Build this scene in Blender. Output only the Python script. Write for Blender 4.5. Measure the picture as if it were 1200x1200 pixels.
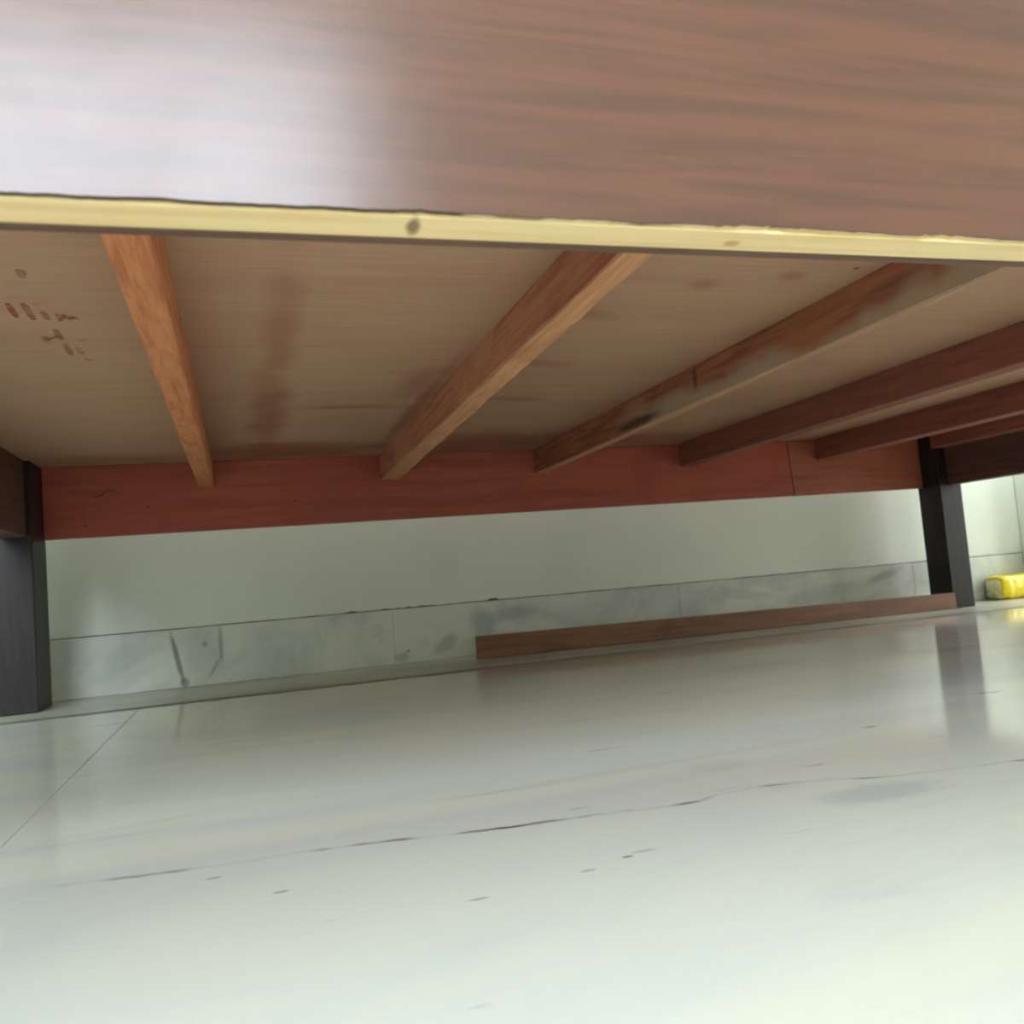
import bpy, bmesh, math, random
from mathutils import Vector, Matrix
random.seed(7)
scene = bpy.context.scene
for o in list(bpy.data.objects):
    bpy.data.objects.remove(o)
COL = scene.collection

# ------------------------------------------------------------------ camera
cam = bpy.data.cameras.new('camera')
camo = bpy.data.objects.new('camera', cam)
COL.objects.link(camo)
R = Vector((0.9534482, -0.29032633, -0.08153007))
U = Vector((0.05615774, -0.09468999, 0.99392158))
F = Vector((0.29628168, 0.95223129, 0.07397793))
camo.matrix_world = Matrix(((R.x, U.x, -F.x, 0.0), (R.y, U.y, -F.y, 0.0), (R.z, U.z, -F.z, 0.15), (0, 0, 0, 1)))
cam.sensor_width = 36.0
cam.sensor_fit = 'HORIZONTAL'
cam.lens = 1007.48 / 1200 * 36.0
cam.clip_start = 0.01
cam.dof.use_dof = True
cam.dof.focus_distance = 0.62
cam.dof.aperture_fstop = 15.0
scene.camera = camo

# ------------------------------------------------------------------ world, exposure, window light
world = bpy.data.worlds.new('world')
scene.world = world
world.use_nodes = True
world.node_tree.nodes['Background'].inputs[0].default_value = (0.75, 0.86, 1.0, 1)
world.node_tree.nodes['Background'].inputs[1].default_value = 1.0
vs = scene.view_settings
vs.view_transform = 'Standard'
vs.look = 'None'
vs.gamma = 1.0
vs.use_curve_mapping = False
vs.exposure = 0.0

# room extents
RX0, RX1, RY0, RYB, RZ = -2.7, 3.2, -2.6, 1.6665, 2.8
WIN = (-2.1, 0.5, 1.05, 2.3)      # window opening in the wall behind the camera
DOOR = (0.45, 1.6, 0.0, 2.1)        # balcony doorway in the right-hand wall (y0, y1, z0, z1)


def daylight(name, loc, sx, sz, rot, radiance, color):
    l = bpy.data.lights.new(name, 'AREA')
    l.shape = 'RECTANGLE'
    l.size = sx
    l.size_y = sz
    l.energy = radiance * math.pi * sx * sz
    l.color = color
    o = bpy.data.objects.new(name, l)
    COL.objects.link(o)
    o.location = loc
    o.rotation_euler = rot
    return o


daylight('window_daylight', ((WIN[0] + WIN[1]) / 2, RY0 - 0.14, (WIN[2] + WIN[3]) / 2), WIN[1] - WIN[0], WIN[3] - WIN[2],
         (math.radians(90), 0, 0), 26.0, (0.76, 0.89, 1.0))
daylight('doorway_daylight', (RX1 + 0.14, (DOOR[0] + DOOR[1]) / 2, DOOR[3] / 2), DOOR[1] - DOOR[0], DOOR[3] - 0.05,
         (math.radians(90), 0, math.radians(90)), 10.0, (0.96, 0.99, 0.98))


# ------------------------------------------------------------------ object helpers
def obj(name, bm, mats, parent=None, smooth=False):
    me = bpy.data.meshes.new(name)
    bm.normal_update()
    bm.to_mesh(me)
    bm.free()
    if not isinstance(mats, (list, tuple)):
        mats = [mats]
    for m in mats:
        me.materials.append(m)
    if smooth:
        for p in me.polygons:
            p.use_smooth = True
    o = bpy.data.objects.new(name, me)
    COL.objects.link(o)
    if parent is not None:
        o.parent = parent
        w = Vector((0, 0, 0))
        q = parent
        while q is not None:
            w += q.location
            q = q.parent
        o.location = -w
    return o


def add_box(bm, x0, x1, y0, y1, z0, z1, bevel=0.0, seg=1):
    t = bmesh.new()
    vs_ = [t.verts.new((x, y, z)) for x in (x0, x1) for y in (y0, y1) for z in (z0, z1)]
    for idx in ((0, 1, 3, 2), (4, 6, 7, 5), (0, 4, 5, 1), (2, 3, 7, 6), (0, 2, 6, 4), (1, 5, 7, 3)):
        t.faces.new([vs_[i] for i in idx])
    bmesh.ops.recalc_face_normals(t, faces=t.faces)
    if bevel > 0:
        bmesh.ops.bevel(t, geom=list(t.edges), offset=bevel, segments=seg, affect='EDGES', profile=0.5)
    vmap = {}
    for v in t.verts:
        vmap[v] = bm.verts.new(v.co)
    for f in t.faces:
        bm.faces.new([vmap[v] for v in f.verts])
    t.free()
    return bm


def box(x0, x1, y0, y1, z0, z1, bevel=0.0, seg=1):
    return add_box(bmesh.new(), x0, x1, y0, y1, z0, z1, bevel, seg)


def thing(name, loc, label, cat, group=None):
    o = bpy.data.objects.new(name, None)
    o.empty_display_size = 0.05
    COL.objects.link(o)
    o.location = loc
    tag(o, label, cat, group)
    return o


def tag(o, label, cat, group=None):
    o['label'] = label
    o['category'] = cat
    if group:
        o['group'] = group


def struct(o):
    o['kind'] = 'structure'
    return o


# ------------------------------------------------------------------ material helpers
class M:
    """small node-graph helper"""
    def __init__(self, name):
        self.m = bpy.data.materials.new(name)
        self.m.use_nodes = True
        self.nt = self.m.node_tree
        self.b = self.nt.nodes['Principled BSDF']
        self.co = self.nt.nodes.new('ShaderNodeTexCoord').outputs['Object']

    def n(self, t, **kw):
        nd = self.nt.nodes.new(t)
        for k, v in kw.items():
            setattr(nd, k, v)
        return nd

    def l(self, a, b):
        self.nt.links.new(a, b)

    def mapped(self, scale=(1, 1, 1), loc=(0, 0, 0), rot=(0, 0, 0), src=None):
        mp = self.n('ShaderNodeMapping')
        mp.inputs['Scale'].default_value = scale
        mp.inputs['Location'].default_value = loc
        mp.inputs['Rotation'].default_value = rot
        self.l(src or self.co, mp.inputs[0])
        return mp.outputs[0]

    def noise(self, scale, stretch=(1, 1, 1), detail=4, rough=0.55, dist=0.0, loc=(0, 0, 0)):
        t = self.n('ShaderNodeTexNoise')
        t.inputs['Scale'].default_value = scale
        t.inputs['Detail'].default_value = detail
        t.inputs['Roughness'].default_value = rough
        t.inputs['Distortion'].default_value = dist
        self.l(self.mapped(stretch, loc), t.inputs['Vector'])
        return t.outputs['Fac']

    def ramp(self, fac, a, b, smooth=True):
        r = self.n('ShaderNodeMapRange')
        r.interpolation_type = 'SMOOTHSTEP' if smooth else 'LINEAR'
        r.inputs['From Min'].default_value = a
        r.inputs['From Max'].default_value = b
        self.l(fac, r.inputs['Value'])
        return r.outputs[0]

    def math(self, op, a, b=None):
        t = self.n('ShaderNodeMath', operation=op)
        for i, v in enumerate((a, b)):
            if v is None:
                continue
            if isinstance(v, (int, float)):
                t.inputs[i].default_value = v
            else:
                self.l(v, t.inputs[i])
        return t.outputs[0]

    def mix(self, fac, a, b, mode='MIX'):
        t = self.n('ShaderNodeMix', data_type='RGBA', blend_type=mode)
        for i, v in ((0, fac), (6, a), (7, b)):
            if isinstance(v, (int, float)):
                t.inputs[i].default_value = v
            elif isinstance(v, tuple):
                t.inputs[i].default_value = (v[0], v[1], v[2], 1)
            else:
                self.l(v, t.inputs[i])
        return t.outputs[2]

    def blob(self, c, r, wob=0.5, wscale=40.0, rot=0.0, soft=0.6):
        """soft-edged stain of ragged outline; r = radii in metres, rot about z"""
        # Mapping POINT = scale, rotate, then translate -> chain two nodes
        a = self.mapped((1, 1, 1), (-c[0], -c[1], -c[2]))
        b = self.mapped((1, 1, 1), rot=(rot if isinstance(rot, tuple) else (0, 0, -rot)), src=a)
        s = self.mapped((1 / r[0], 1 / r[1], 1 / r[2]), src=b)
        ln = self.n('ShaderNodeVectorMath', operation='LENGTH')
        self.l(s, ln.inputs[0])
        nz = self.noise(wscale, detail=3)
        d = self.math('ADD', ln.outputs['Value'], self.math('MULTIPLY', self.math('SUBTRACT', nz, 0.5), wob * 2))
        return self.math('SUBTRACT', 1.0, self.ramp(d, 1 - soft, 1.0 + soft * 0.3))

    def bump(self, h, strength, dist=0.002):
        t = self.n('ShaderNodeBump')
        t.inputs['Strength'].default_value = strength
        t.inputs['Distance'].default_value = dist
        self.l(h, t.inputs['Height'])
        self.l(t.outputs[0], self.b.inputs['Normal'])

    def color(self, c):
        if isinstance(c, tuple):
            self.b.inputs['Base Color'].default_value = (c[0], c[1], c[2], 1)
        else:
            self.l(c, self.b.inputs['Base Color'])

    def rough(self, v):
        if isinstance(v, (int, float)):
            self.b.inputs['Roughness'].default_value = v
        else:
            self.l(v, self.b.inputs['Roughness'])


def S(r, g, b):
    """sRGB 0-255 -> linear"""
    return tuple(((c / 255) / 12.92 if c / 255 <= 0.04045 else ((c / 255 + 0.055) / 1.055) ** 2.4) for c in (r, g, b))


def wood(name, base, dark, rough=0.6, axis=1, stretch=18.0, scale=9.0, bump=0.25, stain=None, stain_amt=(0.52, 0.7), seed=0.0):
    m = M(name)
    st = [stretch] * 3
    st[axis] = 1.0
    g1 = m.noise(scale, tuple(st), 5, 0.6, 0.4, (seed, seed * 1.7, seed * 0.6))
    g2 = m.noise(scale * 0.6, tuple(s * 0.35 if s > 1 else 1 for s in st), 3, 0.5, 0, (seed * 2, 3.1, seed))
    c = m.mix(m.ramp(g1, 0.38, 0.68), base, dark)
    c = m.mix(m.math('MULTIPLY', m.ramp(g2, 0.45, 0.75), 0.35), c, dark)
    if stain:
        c = m.mix(m.ramp(m.noise(7, (1, 1, 1), 4, 0.6, 0.5, (seed, 0, seed)), *stain_amt), c, stain)
    m.color(c)
    m.rough(rough)
    m.bump(g1, bump, 0.001)
    return m


# ------------------------------------------------------------------ materials: the setting
def plaster():
    m = M('wall_plaster')
    n1 = m.noise(2.2, (1, 1, 1), 4)
    n2 = m.noise(26, (1, 1, 0.6), 5, 0.65)
    c = m.mix(m.ramp(n1, 0.35, 0.7), S(226, 228, 214), S(214, 217, 204))
    c = m.mix(m.math('MULTIPLY', m.ramp(n2, 0.66, 0.8), 0.35), c, S(150, 150, 138))
    m.color(c)
    m.rough(0.75)
    m.bump(n2, 0.08, 0.002)
    return m.m


def marble(name, veins=False, skirting=False):
    m = M(name)
    if skirting:
        cloud = m.noise(4.5, (1, 1, 1.3), 5, 0.6, 0.8)
        fine = m.noise(20, (1, 1, 1), 4, 0.6, 0.6)
        c = m.mix(m.ramp(cloud, 0.42, 0.66), S(206, 207, 194), S(180, 184, 177))
        c = m.mix(m.math('MULTIPLY', m.ramp(fine, 0.55, 0.75), 0.3), c, S(140, 144, 140))
        ry = 0.0
        for cx, cz, rx, rz, ang, a, colr in (
                (-0.129, 0.050, 0.0055, 0.055, 0.20, 0.85, (70, 70, 68)),
                (-0.119, 0.008, 0.010, 0.010, 0.0, 0.7, (80, 80, 78)),
                (-0.085, 0.055, 0.045, 0.06, 0.2, 0.45, (150, 146, 140)),
                (-0.055, 0.070, 0.0050, 0.035, 0.0, 0.6, (95, 93, 90)),
                (-0.067, 0.030, 0.0040, 0.020, -0.55, 0.5, (95, 93, 90)),
                (-0.082, 0.073, 0.006, 0.006, 0.0, 0.6, (90, 90, 90)),
                (0.437, 0.062, 0.030, 0.035, 0.5, 0.65, (120, 128, 132)),
                (0.500, 0.075, 0.055, 0.016, 0.1, 0.5, (126, 133, 136)),
                (0.360, 0.030, 0.030, 0.016, 0.6, 0.55, (115, 118, 118)),
                (0.285, 0.023, 0.004, 0.003, 0.0, 0.8, (60, 60, 58)),
                (0.272, 0.012, 0.016, 0.012, 0.0, 0.5, (120, 116, 108)),
                (1.22, 0.055, 0.12, 0.02, 0.1, 0.35, (120, 126, 128)),
                (1.40, 0.080, 0.06, 0.012, 0.25, 0.5, (110, 115, 116)),
                (1.02, 0.070, 0.10, 0.014, -0.15, 0.3, (125, 130, 130))):
            k = m.blob((cx, RYB - 0.008, cz), (rx, 1.0, rz), 0.25, 60, (0, ang, 0))
            c = m.mix(m.math('MULTIPLY', k, a * 0.85), c, S(*colr))
        m.color(c)
        m.rough(0.30)
        return m.m
    cloud = m.noise(2.6, (0.55, 1.6, 1), 5, 0.55, 0.9)
    streak = m.noise(5.0, (0.5, 3.2, 1), 6, 0.62, 0.8, (3.3, 1.2, 0))
    fleck = m.noise(14, (0.6, 3.0, 1), 4, 0.6, 0.3, (7, 2, 0))
    c = m.mix(m.ramp(cloud, 0.40, 0.66), S(219, 216, 202), S(204, 207, 203))
    c = m.mix(m.math('MULTIPLY', m.ramp(streak, 0.56, 0.74), 0.40), c, S(176, 182, 182))
    c = m.mix(m.math('MULTIPLY', m.ramp(fleck, 0.66, 0.74), 0.5), c, S(138, 140, 132))
    if veins:
        sp = m.n('ShaderNodeSeparateXYZ')
        m.l(m.co, sp.inputs[0])
        pts = [(-0.30, 0.57), (-0.14, 0.5514), (-0.0962, 0.5437), (-0.0284, 0.5334), (0.0333, 0.5301), (0.1426, 0.5104),
               (0.1718, 0.5078), (0.212, 0.5027), (0.2558, 0.497), (0.2871, 0.5045), (0.3451, 0.4985), (0.3844, 0.4806),
               (0.4592, 0.4678), (0.56, 0.45)]
        fc = m.n('ShaderNodeFloatCurve')
        cv = fc.mapping.curves[0]
        x0, x1, y0, y1 = -0.30, 0.56, 0.42, 0.60
        xs = [((x - x0) / (x1 - x0), (y - y0) / (y1 - y0)) for x, y in pts]
        cv.points[0].location = xs[0]
        cv.points[1].location = xs[-1]
        for p in xs[1:-1]:
            cv.points.new(*p)
        fc.mapping.update()
        nx = m.math('DIVIDE', m.math('SUBTRACT', sp.outputs[0], x0), x1 - x0)
        m.l(nx, fc.inputs['Value'])
        yv = m.math('ADD', m.math('MULTIPLY', fc.outputs[0], y1 - y0), y0)
        wob = m.math('MULTIPLY', m.math('SUBTRACT', m.noise(60, (1, 1, 1), 3), 0.5), 0.006)
        d = m.math('ABSOLUTE', m.math('ADD', m.math('SUBTRACT', sp.outputs[1], yv), wob))
        line = m.math('SUBTRACT', 1.0, m.ramp(d, 0.0005, 0.0040))
        # the vein comes and goes along its length
        t = m.n('ShaderNodeTexNoise', noise_dimensions='1D')
        t.inputs['Scale'].default_value = 16.0
        t.inputs['Detail'].default_value = 2
        m.l(m.math('ADD', sp.outputs[0], 0.35), t.inputs['W'])
        amt = m.math('ADD', m.math('MULTIPLY', m.ramp(t.outputs['Fac'], 0.46, 0.66), 0.62), 0.10)
        dark = m.math('MULTIPLY', m.blob((0.155, 0.5095, 0), (0.030, 0.006, 1), 0.2, 80), 0.6)
        amt = m.math('MINIMUM', m.math('ADD', amt, dark), 0.95)
        inside = m.math('MULTIPLY', m.ramp(sp.outputs[0], -0.14, -0.06), m.math('SUBTRACT', 1.0, m.ramp(sp.outputs[0], 0.46, 0.54)))
        c = m.mix(m.math('MULTIPLY', m.math('MULTIPLY', line, amt), inside), c, S(88, 88, 76))
        for cx, cy, rx, ry, a in ((0.1795, 0.4253, .004, .0022, .7), (0.1545, 0.4167, .005, .002, .4), (-0.0275, 0.5111, .005, .0025, .4),
                                  (0.007, 0.4685, .005, .002, .55), (0.1912, 0.4292, .008, .003, .3), (0.4887, 0.6147, .008, .004, .4),
                                  (0.3188, 0.5731, .03, .02, .15), (0.36, 0.452, .05, .022, .35), (0.095, 0.4075, .006, .0018, .5)):
            k = m.blob((cx, cy, 0), (rx, ry, 1), 0.3, 70)
            c = m.mix(m.math('MULTIPLY', k, a), c, S(100, 104, 98) if rx < 0.02 else S(150, 160, 166))
    m.color(c)
    m.rough(m.math('ADD', m.math('MULTIPLY', m.noise(9, (1, 1, 1), 3), 0.06), 0.07))
    m.b.inputs['IOR'].default_value = 1.55
    return m.m


MAT_WALL = plaster()
MAT_SLAB = marble('floor_marble', veins=True)
MAT_SKIRT = marble('skirting_marble', skirting=True)
g = M('joint_grime')
g.color(g.mix(g.noise(60), S(70, 66, 56), S(96, 90, 78)))
g.rough(0.9)
MAT_GRIME = g.m
g = M('ceiling_paint')
g.color(S(236, 236, 230))
g.rough(0.9)
MAT_CEIL = g.m
g = M('pale_grout')
g.color(g.mix(g.noise(30), S(176, 176, 166), S(196, 196, 186)))
g.rough(0.6)
MAT_GROUT = g.m
g = M('dark_joint_band')  # mid-grey band along the joint before the border slabs
g.color(g.mix(g.ramp(g.noise(12, (0.4, 1, 1), 4), .4, .65), S(104, 104, 97), S(136, 136, 127)))
g.rough(0.5)
g.b.inputs['Specular IOR Level'].default_value = 0.4
MAT_JOINT = g.m
g = M('shaded_border_marble')  # greyer, duller marble: shade under the bed put into the border slabs' colour
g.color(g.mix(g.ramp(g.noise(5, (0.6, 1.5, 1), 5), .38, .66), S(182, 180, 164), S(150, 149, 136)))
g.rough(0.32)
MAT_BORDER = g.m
g = M('window_paint')
g.color(S(190, 190, 185))
g.rough(0.5)
MAT_FRAME = g.m

# ------------------------------------------------------------------ the setting: floor of marble slabs
YJ = 1.388
floor = struct(obj('floor', box(RX0 - 0.15, RX1 + 0.15, RY0 - 0.3, RYB + 0.15, -0.06, -0.0006), MAT_GROUT))
gap = 0.0004
xs = [RX0, -2.02, -0.165, 1.78, RX1]
ys = [RY0, -1.0, YJ]
for i in range(len(xs) - 1):
    for j in range(len(ys) - 1):
        obj('floor_slab', box(xs[i] + gap, xs[i + 1] - gap, ys[j] + gap, ys[j + 1] - gap, -0.02, 0.0, 0.0006), MAT_SLAB, floor)
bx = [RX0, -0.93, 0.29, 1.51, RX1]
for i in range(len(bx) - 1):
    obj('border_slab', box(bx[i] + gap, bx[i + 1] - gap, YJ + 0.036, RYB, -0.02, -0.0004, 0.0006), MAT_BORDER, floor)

obj('joint_strip', box(RX0, RX1, YJ + gap, YJ + 0.0352, -0.02, -0.0003), MAT_JOINT, floor)

# ------------------------------------------------------------------ walls, ceiling
wb = struct(obj('wall_back', box(RX0 - 0.15, RX1 + 0.15, RYB, RYB + 0.15, -0.02, RZ), MAT_WALL))
wl = struct(obj('wall_left', box(RX0 - 0.15, RX0, RY0, RYB, -0.02, RZ), MAT_WALL))
bm = bmesh.new()
for a in ((RY0, DOOR[0], -.02, RZ), (DOOR[0], DOOR[1], DOOR[3], RZ), (DOOR[1], RYB, -.02, RZ)):
    add_box(bm, RX1, RX1 + 0.12, a[0], a[1], a[2], a[3])
wr = struct(obj('wall_right', bm, MAT_WALL))
bm = bmesh.new()
x0, x1 = RX0 - 0.15, RX1 + 0.15
ya, yb = RY0 - 0.12, RY0
for a in ((x0, WIN[0], -.02, RZ), (WIN[0], WIN[1], -.02, WIN[2]), (WIN[0], WIN[1], WIN[3], RZ), (WIN[1], x1, -.02, RZ)):
    add_box(bm, a[0], a[1], ya, yb, a[2], a[3])
wf = struct(obj('wall_front', bm, MAT_WALL))
struct(obj('ceiling', box(RX0 - 0.15, RX1 + 0.15, RY0 - 0.3, RYB + 0.15, RZ, RZ + 0.1), MAT_CEIL))


def frame(name, x0, x1, z0, z1, mullions):
    w = struct(bpy.data.objects.new(name, None))
    COL.objects.link(w)
    w.location = ((x0 + x1) / 2, RY0 - 0.06, z0)
    b = bmesh.new()
    t = 0.045
    add_box(b, x0, x0 + t, RY0 - .08, RY0 - .04, z0, z1)
    add_box(b, x1 - t, x1, RY0 - .08, RY0 - .04, z0, z1)
    add_box(b, x0 + t, x1 - t, RY0 - .08, RY0 - .04, z1 - t, z1)
    if z0 > 0.1:
        add_box(b, x0 + t, x1 - t, RY0 - .08, RY0 - .04, z0, z0 + t)
    obj('window_frame' if z0 > .1 else 'door_frame', b, MAT_FRAME, w)
    for k in range(mullions):
        xm = x0 + (x1 - x0) * (k + 1) / (mullions + 1)
        obj('mullion', box(xm - .02, xm + .02, RY0 - .08, RY0 - .04, z0 + (t if z0 > .1 else 0), z1 - t), MAT_FRAME, w)


frame('window_1', WIN[0], WIN[1], WIN[2], WIN[3], 2)
d1 = struct(bpy.data.objects.new('door_1', None))
COL.objects.link(d1)
d1.location = (RX1 + 0.06, (DOOR[0] + DOOR[1]) / 2, 0)
for a in ((DOOR[0], DOOR[0] + .045, 0, DOOR[3]), (DOOR[1] - .045, DOOR[1], 0, DOOR[3]), (DOOR[0] + .045, DOOR[1] - .045, DOOR[3] - .045, DOOR[3])):
    obj('door_frame', box(RX1 + .04, RX1 + .08, a[0], a[1], a[2], a[3]), MAT_FRAME, d1)

# pilaster that closes the corner to the right of the bed
PX = 1.825
struct(obj('trim_1', box(PX, 2.15, 1.62, RYB, -0.0005, RZ, 0.003), MAT_WALL))

# skirting: marble pieces two feet long with a ragged dirty line on top
base = struct(bpy.data.objects.new('baseboard_back', None))
COL.objects.link(base)
base.location = (0.3, RYB, 0)
SKH, SKT = 0.104, 0.008
edges = [RX0, -1.574, -0.964, -0.354, 0.259, 0.872, 1.485, PX]
for i in range(len(edges) - 1):
    obj('skirting_tile', box(edges[i] + .0002, edges[i + 1] - .0002, RYB - SKT, RYB, 0.0, SKH, 0.0005), MAT_SKIRT, base)
bm = bmesh.new()
n = 420
prev = None
xa, xb = -0.95, PX
rng = random.Random(3)
hh = 0.0015
for i in range(n + 1):
    x = xa + (xb - xa) * i / n
    hh = 0.75 * hh + 0.25 * rng.uniform(0.0006, 0.0030)
    h = hh
    if 0.16 < x < 0.34:
        h += max(0, rng.gauss(0.0008, 0.0012))
    if 0.455 < x < 0.475:
        h += 0.003
    ring = [bm.verts.new((x, RYB - 0.0065 - rng.uniform(0, .001), SKH)), bm.verts.new((x, RYB - 0.0035, SKH + h * 0.8)), bm.verts.new((x, RYB, SKH + h))]
    if prev:
        bm.faces.new((prev[0], ring[0], ring[1], prev[1]))
        bm.faces.new((prev[1], ring[1], ring[2], prev[2]))
    prev = ring
obj('grime_line', bm, MAT_GRIME, base)['kind'] = 'stuff'
struct(obj('baseboard_right', box(PX - SKT, 2.15, 1.62 - SKT, 1.62, 0, SKH, 0.0008), MAT_SKIRT))
struct(obj('trim_2', box(PX - SKT, PX, 1.62, RYB - SKT - .0005, 0, SKH, 0.0008), MAT_SKIRT))

# ------------------------------------------------------------------ the bed
YF, ZF, ZP, YR = 0.2737, 0.273, 0.3943, 1.5885
BX0, BX1 = -0.395, 1.537
bed = thing('bed', (0.57, 0.94, 0), 'low wooden bed seen from beneath with red-brown veneered front panel, battens and dark legs', 'bed')


def laminate():
    m = M('glossy_brown_laminate')
    st = (1, 14, 22)
    g1 = m.noise(5.5, st, 6, 0.62, 0.6)
    g2 = m.noise(2.0, (1, 6, 9), 4, 0.55, 0.8, (2, 0, 5))
    c = m.mix(m.ramp(g1, 0.35, 0.68), S(102, 68, 54), S(88, 61, 50))
    c = m.mix(m.math('MULTIPLY', m.ramp(g2, 0.42, 0.68), 0.5), c, S(80, 58, 50))
    m.color(c)
    sm = m.noise(16, (1, 1, 1), 5, 0.7, 0.6)
    m.rough(m.math('ADD', m.math('MULTIPLY', sm, 0.12), 0.16))
    m.b.inputs['Specular IOR Level'].default_value = 0.38
    m.bump(m.noise(9, (1, 1, 1), 4), 0.08, 0.004)
    return m.m


def core_wood():
    m = M('raw_yellow_edge')
    g1 = m.noise(8, (1, 20, 20), 5, 0.6)
    c = m.mix(m.ramp(g1, 0.35, 0.7), S(244, 214, 160), S(230, 196, 138))
    k = m.blob((0.0612, 0.2840, ZF), (0.0030, 0.0080, 1), 0.30, 120, -0.10)
    c = m.mix(m.math('MULTIPLY', k, 0.8), c, S(96, 66, 24))
    k = m.blob((0.1885, 0.2870, ZF), (0.0045, 0.0035, 1), 0.5, 120, 0.5)
    c = m.mix(m.math('MULTIPLY', k, 0.6), c, S(170, 110, 52))
    m.color(c)
    m.rough(0.7)
    return m.m


MAT_LAM = laminate()
MAT_CORE = core_wood()
g = M('dark_brown_strip')
g.color(g.mix(g.ramp(g.noise(120, (1, 1, 1), 3), .4, .7), S(78, 58, 46), S(104, 84, 66)))
g.rough(0.8)
MAT_LEDGE = g.m

g = M('chipped_veneer_edge')
sp = g.n('ShaderNodeSeparateXYZ')
g.l(g.co, sp.inputs[0])
k = g.ramp(g.math('ADD', g.math('MULTIPLY', g.ramp(sp.outputs[0], 0.0, 0.16), 0.30), g.noise(34, (1, 1, 1), 4)), 0.62, 0.80)
g.color(g.mix(k, S(84, 64, 52), S(214, 190, 152)))
g.rough(0.8)
MAT_CHIP = g.m

# front panel: core board with raw lower edge, veneer sheet outside, dark lining inside
T1, T2, LT = 0.0204, 0.0066, 0.0026
PT = 0.455
front = obj('front_panel', box(BX0, BX1, YF + LT, YF + T1, ZF, PT, 0.0005), MAT_CORE, bed)
bm = bmesh.new()
rng = random.Random(11)
xs_, x = [], BX0
while x < BX1:
    xs_.append(x)
    x += rng.uniform(0.0012, 0.0030) if x < 0.6 else 0.01
xs_.append(BX1)
z = 0.0
prev = None
for x in xs_:
    right = max(0.0, min(1.0, (x - 0.03) / 0.25))
    z = 0.80 * z + 0.20 * rng.uniform(0, 0.0016) + (rng.uniform(0.0002, 0.0008) if rng.random() < 0.05 + 0.10 * right else 0)
    z = min(z, 0.0022)
    zz = ZF + z
    ring = [bm.verts.new(p) for p in ((x, YF, PT), (x, YF, zz + 0.0003), (x, YF + 0.0004, zz), (x, YF + LT, zz + 0.0002), (x, YF + LT, PT))]
    if prev:
        for a in range(4):
            f = bm.faces.new((prev[a], prev[a + 1], ring[a + 1], ring[a]))
            f.material_index = 1 if a == 2 else 0
    prev = ring
obj('veneer_sheet', bm, [MAT_LAM, MAT_CHIP], bed)['label'] = 'glossy red-brown wood-grain veneer with chipped lower edge'
MAT_LINING = wood('dark_lining', S(108, 78, 62), S(88, 62, 49), 0.8, 0, seed=4.0).m
obj('lining_strip', box(BX0, BX1, YF + T1, YF + T1 + T2, ZF, ZP, 0.0006), MAT_LINING, bed)


# plywood sheet under the mattress
def ply():
    m = M('underside_plywood')
    g1 = m.noise(10, (0.8, 26, 1), 6, 0.65, 0.25)
    g2 = m.noise(3.0, (0.7, 5, 1), 4, 0.6, 0.8, (1, 4, 0))
    c = m.mix(m.ramp(g1, 0.32, 0.7), S(190, 150, 120), S(179, 139, 109))
    c = m.mix(m.math('MULTIPLY', m.ramp(g2, 0.45, 0.7), 0.45), c, S(176, 128, 102))
    warm = m.ramp(m.noise(2.2, (1, 1, 1), 4, 0.6, 1.2, (5.2, 1.0, 0)), 0.50, 0.72)
    c = m.mix(m.math('MULTIPLY', warm, 0.4), c, S(166, 106, 76))
    red = S(142, 74, 50)
    for cx, cy, rx, ry, rot, a in ((0.042, 0.82, 0.022, 0.22, 0.0, 0.46), (0.036, 1.20, 0.030, 0.30, 0.0, 0.66), (0.02, 1.50, 0.07, 0.10, 0, 0.6),
                                   (0.145, 1.155, 0.095, 0.016, 0.0, 0.55), (0.235, 1.20, 0.012, 0.35, 0.0, 0.6), (0.21, 1.02, 0.03, 0.08, 0, 0.45),
                                   (0.11, 1.50, 0.14, 0.10, 0, 0.75), (0.42, 1.48, 0.18, 0.13, 0, 0.72), (0.34, 0.93, 0.06, 0.02, 0.3, 0.4), (0.36, 1.12, 0.06, 0.018, 0.2, 0.45),
                                   (0.33, 0.75, 0.04, 0.02, 0.3, 0.4), (0.40, 0.66, 0.02, 0.015, 0.6, 0.45), (0.475, 0.635, 0.018, 0.012, 0.5, 0.5), (0.30, 1.30, 0.05, 0.03, 0, 0.4),
                                   (0.70, 1.50, 0.17, 0.10, 0, 0.6), (1.0, 1.50, 0.15, 0.10, 0, 0.6), (-0.20, 1.53, 0.14, 0.06, 0, 0.4)):
        k = m.blob((cx, cy, ZP), (rx, ry, 1), 0.55, 16, rot, 0.8)
        c = m.mix(m.math('MULTIPLY', k, a), c, red)
    k = m.blob((0.525, 0.612, ZP), (0.004, 0.003, 1), 0.3, 90)
    c = m.mix(m.math('MULTIPLY', k, 0.8), c, S(70, 40, 30))
    m.color(c)
    m.rough(0.72)
    m.bump(g1, 0.15, 0.0008)
    return m.m


MAT_PLY = ply()
obj('plywood_base', box(-0.345, 1.502, YF + T1 + T2 + .0005, YR + 0.019, ZP, ZP + 0.012), MAT_PLY, bed)


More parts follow.
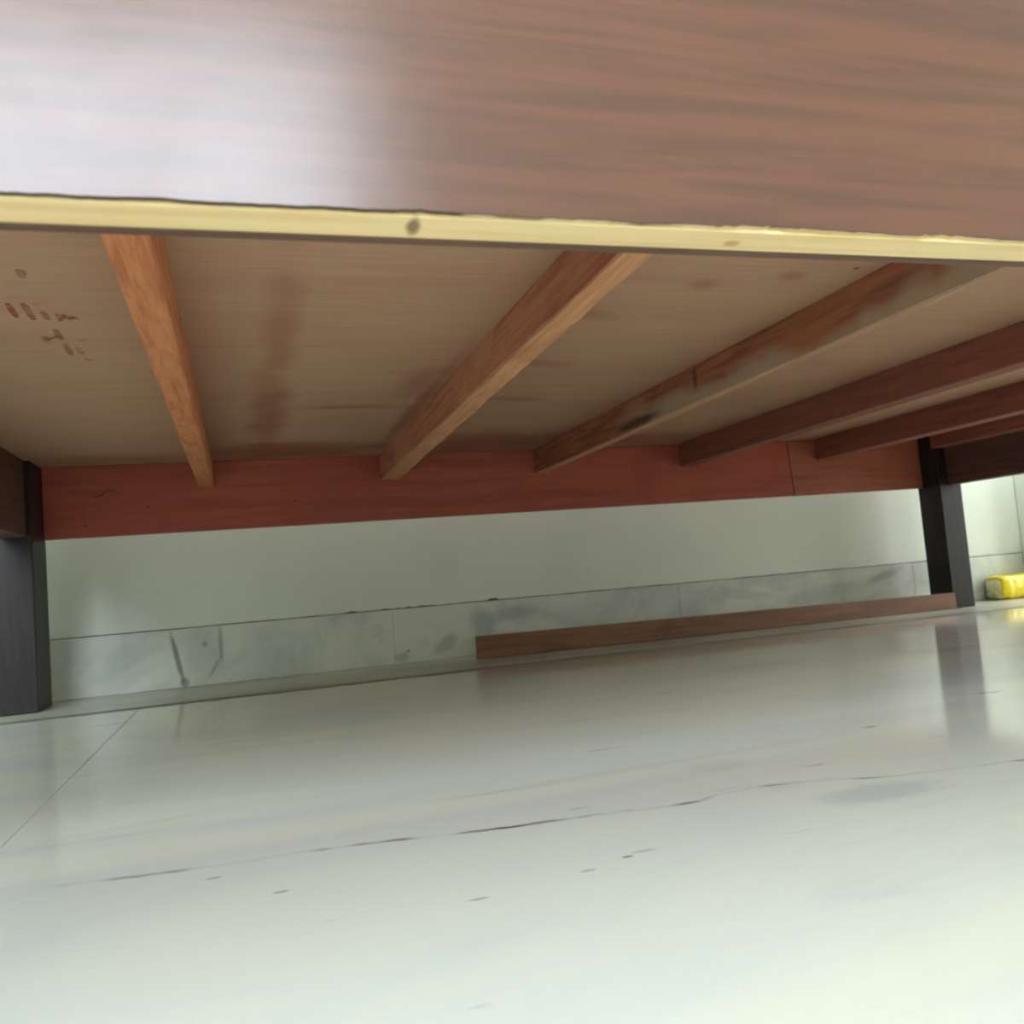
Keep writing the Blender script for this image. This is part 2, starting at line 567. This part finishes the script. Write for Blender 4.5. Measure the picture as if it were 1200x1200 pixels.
def strokes(paths, width, tow, height=0.0004):
    """flat brushed marks: list of polylines, tow maps (u, v, lift) to a world point"""
    b = bmesh.new()
    for pts, w0 in paths:
        pv = None
        fine = []
        for p, q in zip(pts, pts[1:]):          # subdivide and let the brush width swell and die out
            for k in range(6):
                fine.append((p[0] + (q[0] - p[0]) * k / 6, p[1] + (q[1] - p[1]) * k / 6))
        fine.append(pts[-1])
        rs = random.Random(int(abs(pts[0][0]) * 1e5))
        pts = fine
        m_ = len(pts) - 1
        wd = [(0.35 + 0.75 * math.sin(math.pi * (0.12 + 0.80 * i / m_)) ** 0.7) * rs.uniform(0.8, 1.15) for i in range(m_ + 1)]
        for i, p in enumerate(pts):
            a = Vector(pts[max(i - 1, 0)])
            c = Vector(pts[min(i + 1, len(pts) - 1)])
            d = (c - a).normalized()
            nrm = Vector((-d.y, d.x)) * width * w0 * 0.5 * wd[i]
            q = Vector(p)
            row = [b.verts.new(tow(q.x + nrm.x, q.y + nrm.y, height)), b.verts.new(tow(q.x - nrm.x, q.y - nrm.y, height))]
            if pv:
                b.faces.new((pv[0], pv[1], row[1], row[0]))
            pv = row
    return b


def faint(name, colr, lo, hi):
    m = M(name)
    m.color(colr)
    m.rough(0.85)
    m.l(m.math('MULTIPLY', m.ramp(m.noise(70, (1, 1, 1), 3), 0.35, 0.65), hi) if lo == 0 else
        m.math('ADD', m.math('MULTIPLY', m.ramp(m.noise(70, (1, 1, 1), 3), 0.35, 0.65), hi - lo), lo), m.b.inputs['Alpha'])
    return m.m


row1 = [([(-0.168, 0.7383), (-0.1695, 0.7755)], 1.0), ([(-0.1572, 0.7377), (-0.1575, 0.7574), (-0.1581, 0.7812)], 1.2),
        ([(-0.1476, 0.757), (-0.147, 0.7809)], 1.2),
        ([(-0.1383, 0.7624), (-0.1385, 0.7837), (-0.1329, 0.7652), (-0.1306, 0.7803), (-0.1272, 0.771), (-0.1238, 0.7786)], 0.9)]
row2 = [([(-0.1487, 0.7373), (-0.145, 0.7427)], 1.0), ([(-0.1607, 0.827), (-0.1603, 0.8519)], 1.3), ([(-0.1477, 0.8064), (-0.1484, 0.8409)], 1.1),
        ([(-0.16, 0.841), (-0.1499, 0.8268)], 0.8), ([(-0.1484, 0.8482), (-0.1494, 0.8905)], 1.2), ([(-0.1397, 0.8631), (-0.1389, 0.8866)], 1.0),
        ([(-0.1406, 0.903), (-0.1329, 0.9115)], 0.9), ([(-0.1358, 0.8408), (-0.1268, 0.8371)], 0.9), ([(-0.1422, 0.6631), (-0.1442, 0.6814)], 1.2)]
up = lambda u, v, h: (u, v, ZP - h)
RED1 = faint('red_paint', S(176, 66, 58), 0.30, 0.6)
RED2 = faint('faint_red_paint', S(170, 82, 68), 0.12, 0.42)
for st in row1:
    obj('painted_stroke', strokes([st], 0.0046, up), RED1, bed)['label'] = 'short red brush stroke of the row written on the plywood'
for st in row2:
    obj('painted_stroke', strokes([st], 0.0052, up), RED2, bed)['label'] = 'faint red brush stroke written on the plywood'


# battens: rough sawn timbers running from front to back
def timber(x0, x1, y0, y1, z0, z1, rough=0.0008, seed=1, ny=60, slope=(0, 0), skew=0.0):
    r = random.Random(seed)
    b = bmesh.new()
    prev = None
    k = [0] * 4
    e = 0.0016
    for i in range(ny + 1):
        t = i / ny
        y = y0 + (y1 - y0) * t
        k = [0.7 * v + 0.3 * r.uniform(-1, 1) for v in k]
        xa = x0 + slope[0] * (t - .5)
        xb = x1 + slope[1] * (t - .5)
        sk = skew * (1 - t)
        p = [(xa, z1), (xa + sk, z0 + e + k[0] * rough), (xa + sk + e + k[1] * rough, z0), (xb - e + k[2] * rough * 1.6, z0), (xb, z0 + e + k[3] * rough), (xb, z1)]
        ring = [b.verts.new((u, y, w)) for u, w in p]
        if prev:
            for a in range(6):
                c = (a + 1) % 6
                f = b.faces.new((prev[a], ring[a], ring[c], prev[c]))
                f.material_index = 1 if a == 2 else 0
        else:
            b.faces.new(ring)
        prev = ring
    b.faces.new(list(reversed(prev)))
    bmesh.ops.recalc_face_normals(b, faces=b.faces)
    return b


YB0 = YF + T1 + T2 + 0.001
ZB = 0.3475
ORANGE = wood('orange_batten', S(206, 132, 82), S(178, 102, 60), 0.8, 1, 10, 14, 0.5, S(140, 78, 40), (0.62, 0.8), 1.0).m
TAN = wood('tan_lower_face', S(210, 154, 108), S(190, 130, 88), 0.8, 1, 12, 12, 0.4, S(176, 112, 66), (0.55, 0.75), 2.0).m  # lower face coloured paler than the red-brown side
REDSIDE = wood('red_brown_side', S(182, 118, 86), S(150, 90, 64), 0.75, 1, 16, 8, 0.4, S(186, 124, 88), (0.5, 0.7), 3.0).m
DARKRED = wood('dark_red_batten', S(146, 84, 64), S(120, 66, 50), 0.75, 1, 16, 8, 0.4, S(134, 78, 58), (0.5, 0.7), 5.0).m


def grey_batten():
    m = M('grey_weathered_batten')
    g1 = m.noise(9, (16, 1, 16), 5, 0.6, 0.4)
    c = m.mix(m.ramp(g1, 0.35, 0.68), S(160, 96, 62), S(122, 70, 46))
    sp = m.n('ShaderNodeSeparateXYZ')
    m.l(m.co, sp.inputs[0])
    hgt = m.math('DIVIDE', m.math('SUBTRACT', sp.outputs[2], ZB), ZP - ZB)
    w = m.noise(7, (1, 1, 1), 3, 0.45, 0.4, (0.4, 0.1, 0))
    k = m.ramp(m.math('ADD', hgt, m.math('MULTIPLY', m.math('SUBTRACT', w, 0.5), 2.4)), 0.80, 0.25)
    k = m.math('MULTIPLY', k, m.math('SUBTRACT', 1.0, m.ramp(sp.outputs[1], 1.0, 1.25)))
    c = m.mix(m.math('MULTIPLY', k, 0.85), c, S(170, 146, 120))
    k = m.blob((0.549, 1.12, 0.356), (0.03, 0.085, 0.008), 0.3, 40)
    c = m.mix(m.math('MULTIPLY', k, 0.85), c, S(48, 30, 24))
    k = m.blob((0.549, 0.945, 0.378), (0.03, 0.006, 0.016), 0.3, 60)
    c = m.mix(m.math('MULTIPLY', k, 0.7), c, S(60, 32, 24))
    m.color(c)
    m.rough(0.8)
    m.bump(g1, 0.3, 0.001)
    return m.m


GREYB = grey_batten()
LIGHTEDGE = wood('pale_lower_face', S(196, 146, 104), S(170, 118, 82), 0.8, 1, 12, 10, 0.3, None, (0.5, 0.7), 6.0).m  # lower face in a paler tone than the batten's side
bats = [(-0.0690, -0.0445, ORANGE, ORANGE, 'orange-brown rough sawn batten', 0.0016, (-.010, -.010), 0.0),
        (0.2440, 0.2680, REDSIDE, TAN, 'batten with red-brown side and pale lower face', 0.0020, (0.0, 0.026), -0.009),
        (0.5480, 0.5640, GREYB, LIGHTEDGE, 'batten with grey weathered patches on its side', 0.0008, (0.0, 0.022), 0.0),
        (0.8670, 0.8990, DARKRED, DARKRED, 'dark red-brown batten', 0.0005, (0, 0), 0.0),
        (1.1990, 1.2350, DARKRED, DARKRED, 'dark red-brown batten', 0.0005, (0, 0), 0.0)]
for i, (a, b_, m1, m2, lab, rg, sl, sw) in enumerate(bats):
    o = obj('batten', timber(a, b_, YB0, YR - 0.0005, ZB, ZP - 0.0003, rg, 20 + i, 90, sl, sw), [m1, m2], bed)
    o['label'] = lab
obj('batten', timber(1.462, 1.4995, YB0 + .04, 1.536, 0.356, ZP - 0.0003, 0.0005, 31), [DARKRED, DARKRED], bed)

# back rail in two lengths
RAIL = wood('red_stained_rail', S(172, 84, 60), S(150, 68, 48), 0.6, 0, 14, 5, 0.2, S(160, 70, 48), (0.48, 0.7), 7.0).m
RAIL2 = wood('brown_red_rail', S(164, 90, 62), S(142, 74, 50), 0.6, 0, 14, 5, 0.2, S(148, 76, 52), (0.5, 0.7), 8.0).m
bm = box(-0.3205, 1.1315, YR, YR + 0.0185, ZF, ZP - .0004, 0.0008)
for v in bm.verts:
    if v.co.x > 1:
        v.co.x += (ZP - v.co.z - 0.06) * 0.05
obj('back_rail', bm, RAIL, bed)
bm = box(1.1333, 1.4775, YR + 0.0005, YR + 0.0185, ZF, ZP - .0004, 0.0008)
for v in bm.verts:
    if v.co.x < 1.2:
        v.co.x += (ZP - v.co.z - 0.06) * 0.05
obj('back_rail', bm, RAIL2, bed)['label'] = 'shorter browner length of the red back rail'
g = M('scratch_dark')
g.color(S(62, 32, 26))
g.rough(0.9)
sc = [([(-0.2449, 0.3399), (-0.2316, 0.3421), (-0.2247, 0.349), (-0.2153, 0.3515), (-0.2061, 0.3467)], 1.0),
      ([(-0.16, 0.322), (-0.156, 0.318)], 1.2), ([(0.085, 0.318), (0.088, 0.316)], 1.4), ([(-0.26, 0.293), (-0.256, 0.292)], 1.4)]
for st in sc:
    obj('scratch_mark', strokes([st], 0.0016, lambda u, v, h: (u, YR - h, v), 0.0003), g.m, bed)

# end rails and legs, near-black polish
DARKPOL = wood('dark_polished_wood', S(42, 33, 34), S(28, 22, 23), 0.42, 2, 14, 7, 0.1, None, (0.5, 0.7), 9.0)
DARKPOL.b.inputs['Specular IOR Level'].default_value = 0.22
DARKPOL = DARKPOL.m
ENDIN = wood('dark_brown_rail', S(92, 58, 46), S(70, 42, 35), 0.6, 1, 14, 7, 0.2, None, (0.5, 0.7), 10.0).m
obj('end_rail', box(-0.365, -0.329, 0.3455, 1.5075, ZF, 0.43, 0.001), ENDIN, bed)
obj('end_rail', box(1.5, 1.533, 0.3455, 1.5395, ZF, 0.43, 0.001), ENDIN, bed)


def leg(x0, x1, y0, y1, top, taper=0.0):
    b = box(x0, x1, y0, y1, 0.0, top, 0.0016, 2)
    return b


obj('leg', leg(BX0, -0.321, 1.508, 1.604, ZP - .0006), DARKPOL, bed)
obj('leg', leg(1.478, BX1, 1.540, 1.606, ZP - .0006), DARKPOL, bed)
obj('leg', leg(BX0, -0.321, YB0 + .001, YB0 + .044, ZP - .0006), DARKPOL, bed)
obj('leg', leg(1.478, BX1, YB0 + .001, YB0 + .039, ZP - .0006), DARKPOL, bed)

# ------------------------------------------------------------------ loose plank standing on edge below the back rail
plank = thing('wooden_plank', (0.93, 1.56, 0), 'long thin brown wooden plank standing on its edge on the floor before the wall', 'plank')
PLK = wood('plank_wood', S(132, 92, 62), S(110, 74, 48), 0.6, 0, 18, 5, 0.2, S(100, 66, 43), (0.55, 0.75), 11.0).m
bm = bmesh.new()
ptsF = []
n = 24
th = 0.009
prev = None
rng = random.Random(5)
for i in range(n + 1):
    t = i / n
    x = 0.4005 + (1.4735 - 0.4005) * t
    y = 1.5785 + (1.5280 - 1.5785) * t
    ht = 0.0425 + (0.0345 - 0.0425) * t
    zb = 0.0009 if 0.1 < t < 0.97 else 0.0002
    ring = [bm.verts.new(p) for p in ((x, y, zb), (x, y + 0.0015, ht), (x, y + th + 0.0005, ht), (x, y + th, zb))]
    if prev:
        for a in range(4):
            c = (a + 1) % 4
            bm.faces.new((prev[a], prev[c], ring[c], ring[a]))
    else:
        bm.faces.new(ring)
    prev = ring
bm.faces.new(list(reversed(prev)))
bmesh.ops.recalc_face_normals(bm, faces=bm.faces)
obj('board', bm, PLK, plank)
bm = bmesh.new()
t0, t1 = 0.02, 1.012
pa = lambda t, o, z: (0.4005 + 1.073 * t, 1.5785 - 0.0505 * t + o, z)
vsn = [bm.verts.new(pa(t, o, z)) for t in (t0, t1) for o in (-0.0015, 0.006) for z in (0.0, 0.0012)]
for idx in ((0, 1, 3, 2), (4, 6, 7, 5), (0, 4, 5, 1), (2, 3, 7, 6), (0, 2, 6, 4), (1, 5, 7, 3)):
    bm.faces.new([vsn[i] for i in idx])
bmesh.ops.recalc_face_normals(bm, faces=bm.faces)
obj('edge_strip', bm, MAT_LEDGE, plank)['label'] = 'thin dark strip along the lower edge'  # dark brown sliver under the board, running past its right end

# ------------------------------------------------------------------ yellow packet at the foot of the wall
pk = thing('yellow_packet', (1.755, 1.625, 0), 'crinkled bright yellow packet with whitish end lying against skirting right of the bed', 'packet')
g = M('yellow_wrapper')
n1 = g.noise(40, (1, 1, 2), 4, 0.6, 0.8)
g.color(g.mix(g.ramp(n1, 0.4, 0.7), S(238, 214, 14), S(224, 194, 6)))
g.rough(0.35)
YEL = g.m
g = M('clear_film_end')
g.color(g.mix(g.ramp(g.noise(60, (1, 1, 1), 4), .4, .65), S(226, 226, 200), S(220, 206, 110)))
g.rough(0.3)
FILM = g.m


def bag(x0, x1, yc, w, h, squash, seed, nx=18, na=20):
    r = random.Random(seed)
    b = bmesh.new()
    rings = []
    for i in range(nx + 1):
        t = i / nx
        x = x0 + (x1 - x0) * t
        s = squash(t)
        ring = []
        for a in range(na):
            th_ = 2 * math.pi * a / na
            cx, cz = math.cos(th_), math.sin(th_)
            e = 0.45
            u = math.copysign(abs(cx) ** e, cx) * w / 2 * s
            v = math.copysign(abs(cz) ** e, cz) * h / 2 * s
            j = 1 + r.uniform(-0.05, 0.05)
            ring.append(b.verts.new((x + r.uniform(-.001, .001), yc + u * j, max(0.0003, h / 2 + v * j))))
        rings.append(ring)
    for p, q in zip(rings, rings[1:]):
        for a in range(na):
            c = (a + 1) % na
            b.faces.new((p[a], q[a], q[c], p[c]))
    b.faces.new(rings[0])
    b.faces.new(list(reversed(rings[-1])))
    bmesh.ops.recalc_face_normals(b, faces=b.faces)
    return b


obj('wrapper', bag(1.6885, 1.812, 1.630, 0.050, 0.055, lambda t: 1.0 - 0.10 * (1 - min(1, t * 6)) ** 2 - 0.05 * max(0, t * 6 - 5) + 0.03 * math.sin(t * 9), 2), YEL, pk, True)
obj('film_end', bag(1.6835, 1.689, 1.631, 0.046, 0.047, lambda t: 0.82 + 0.16 * t, 4, 4, 16), FILM, pk, True)
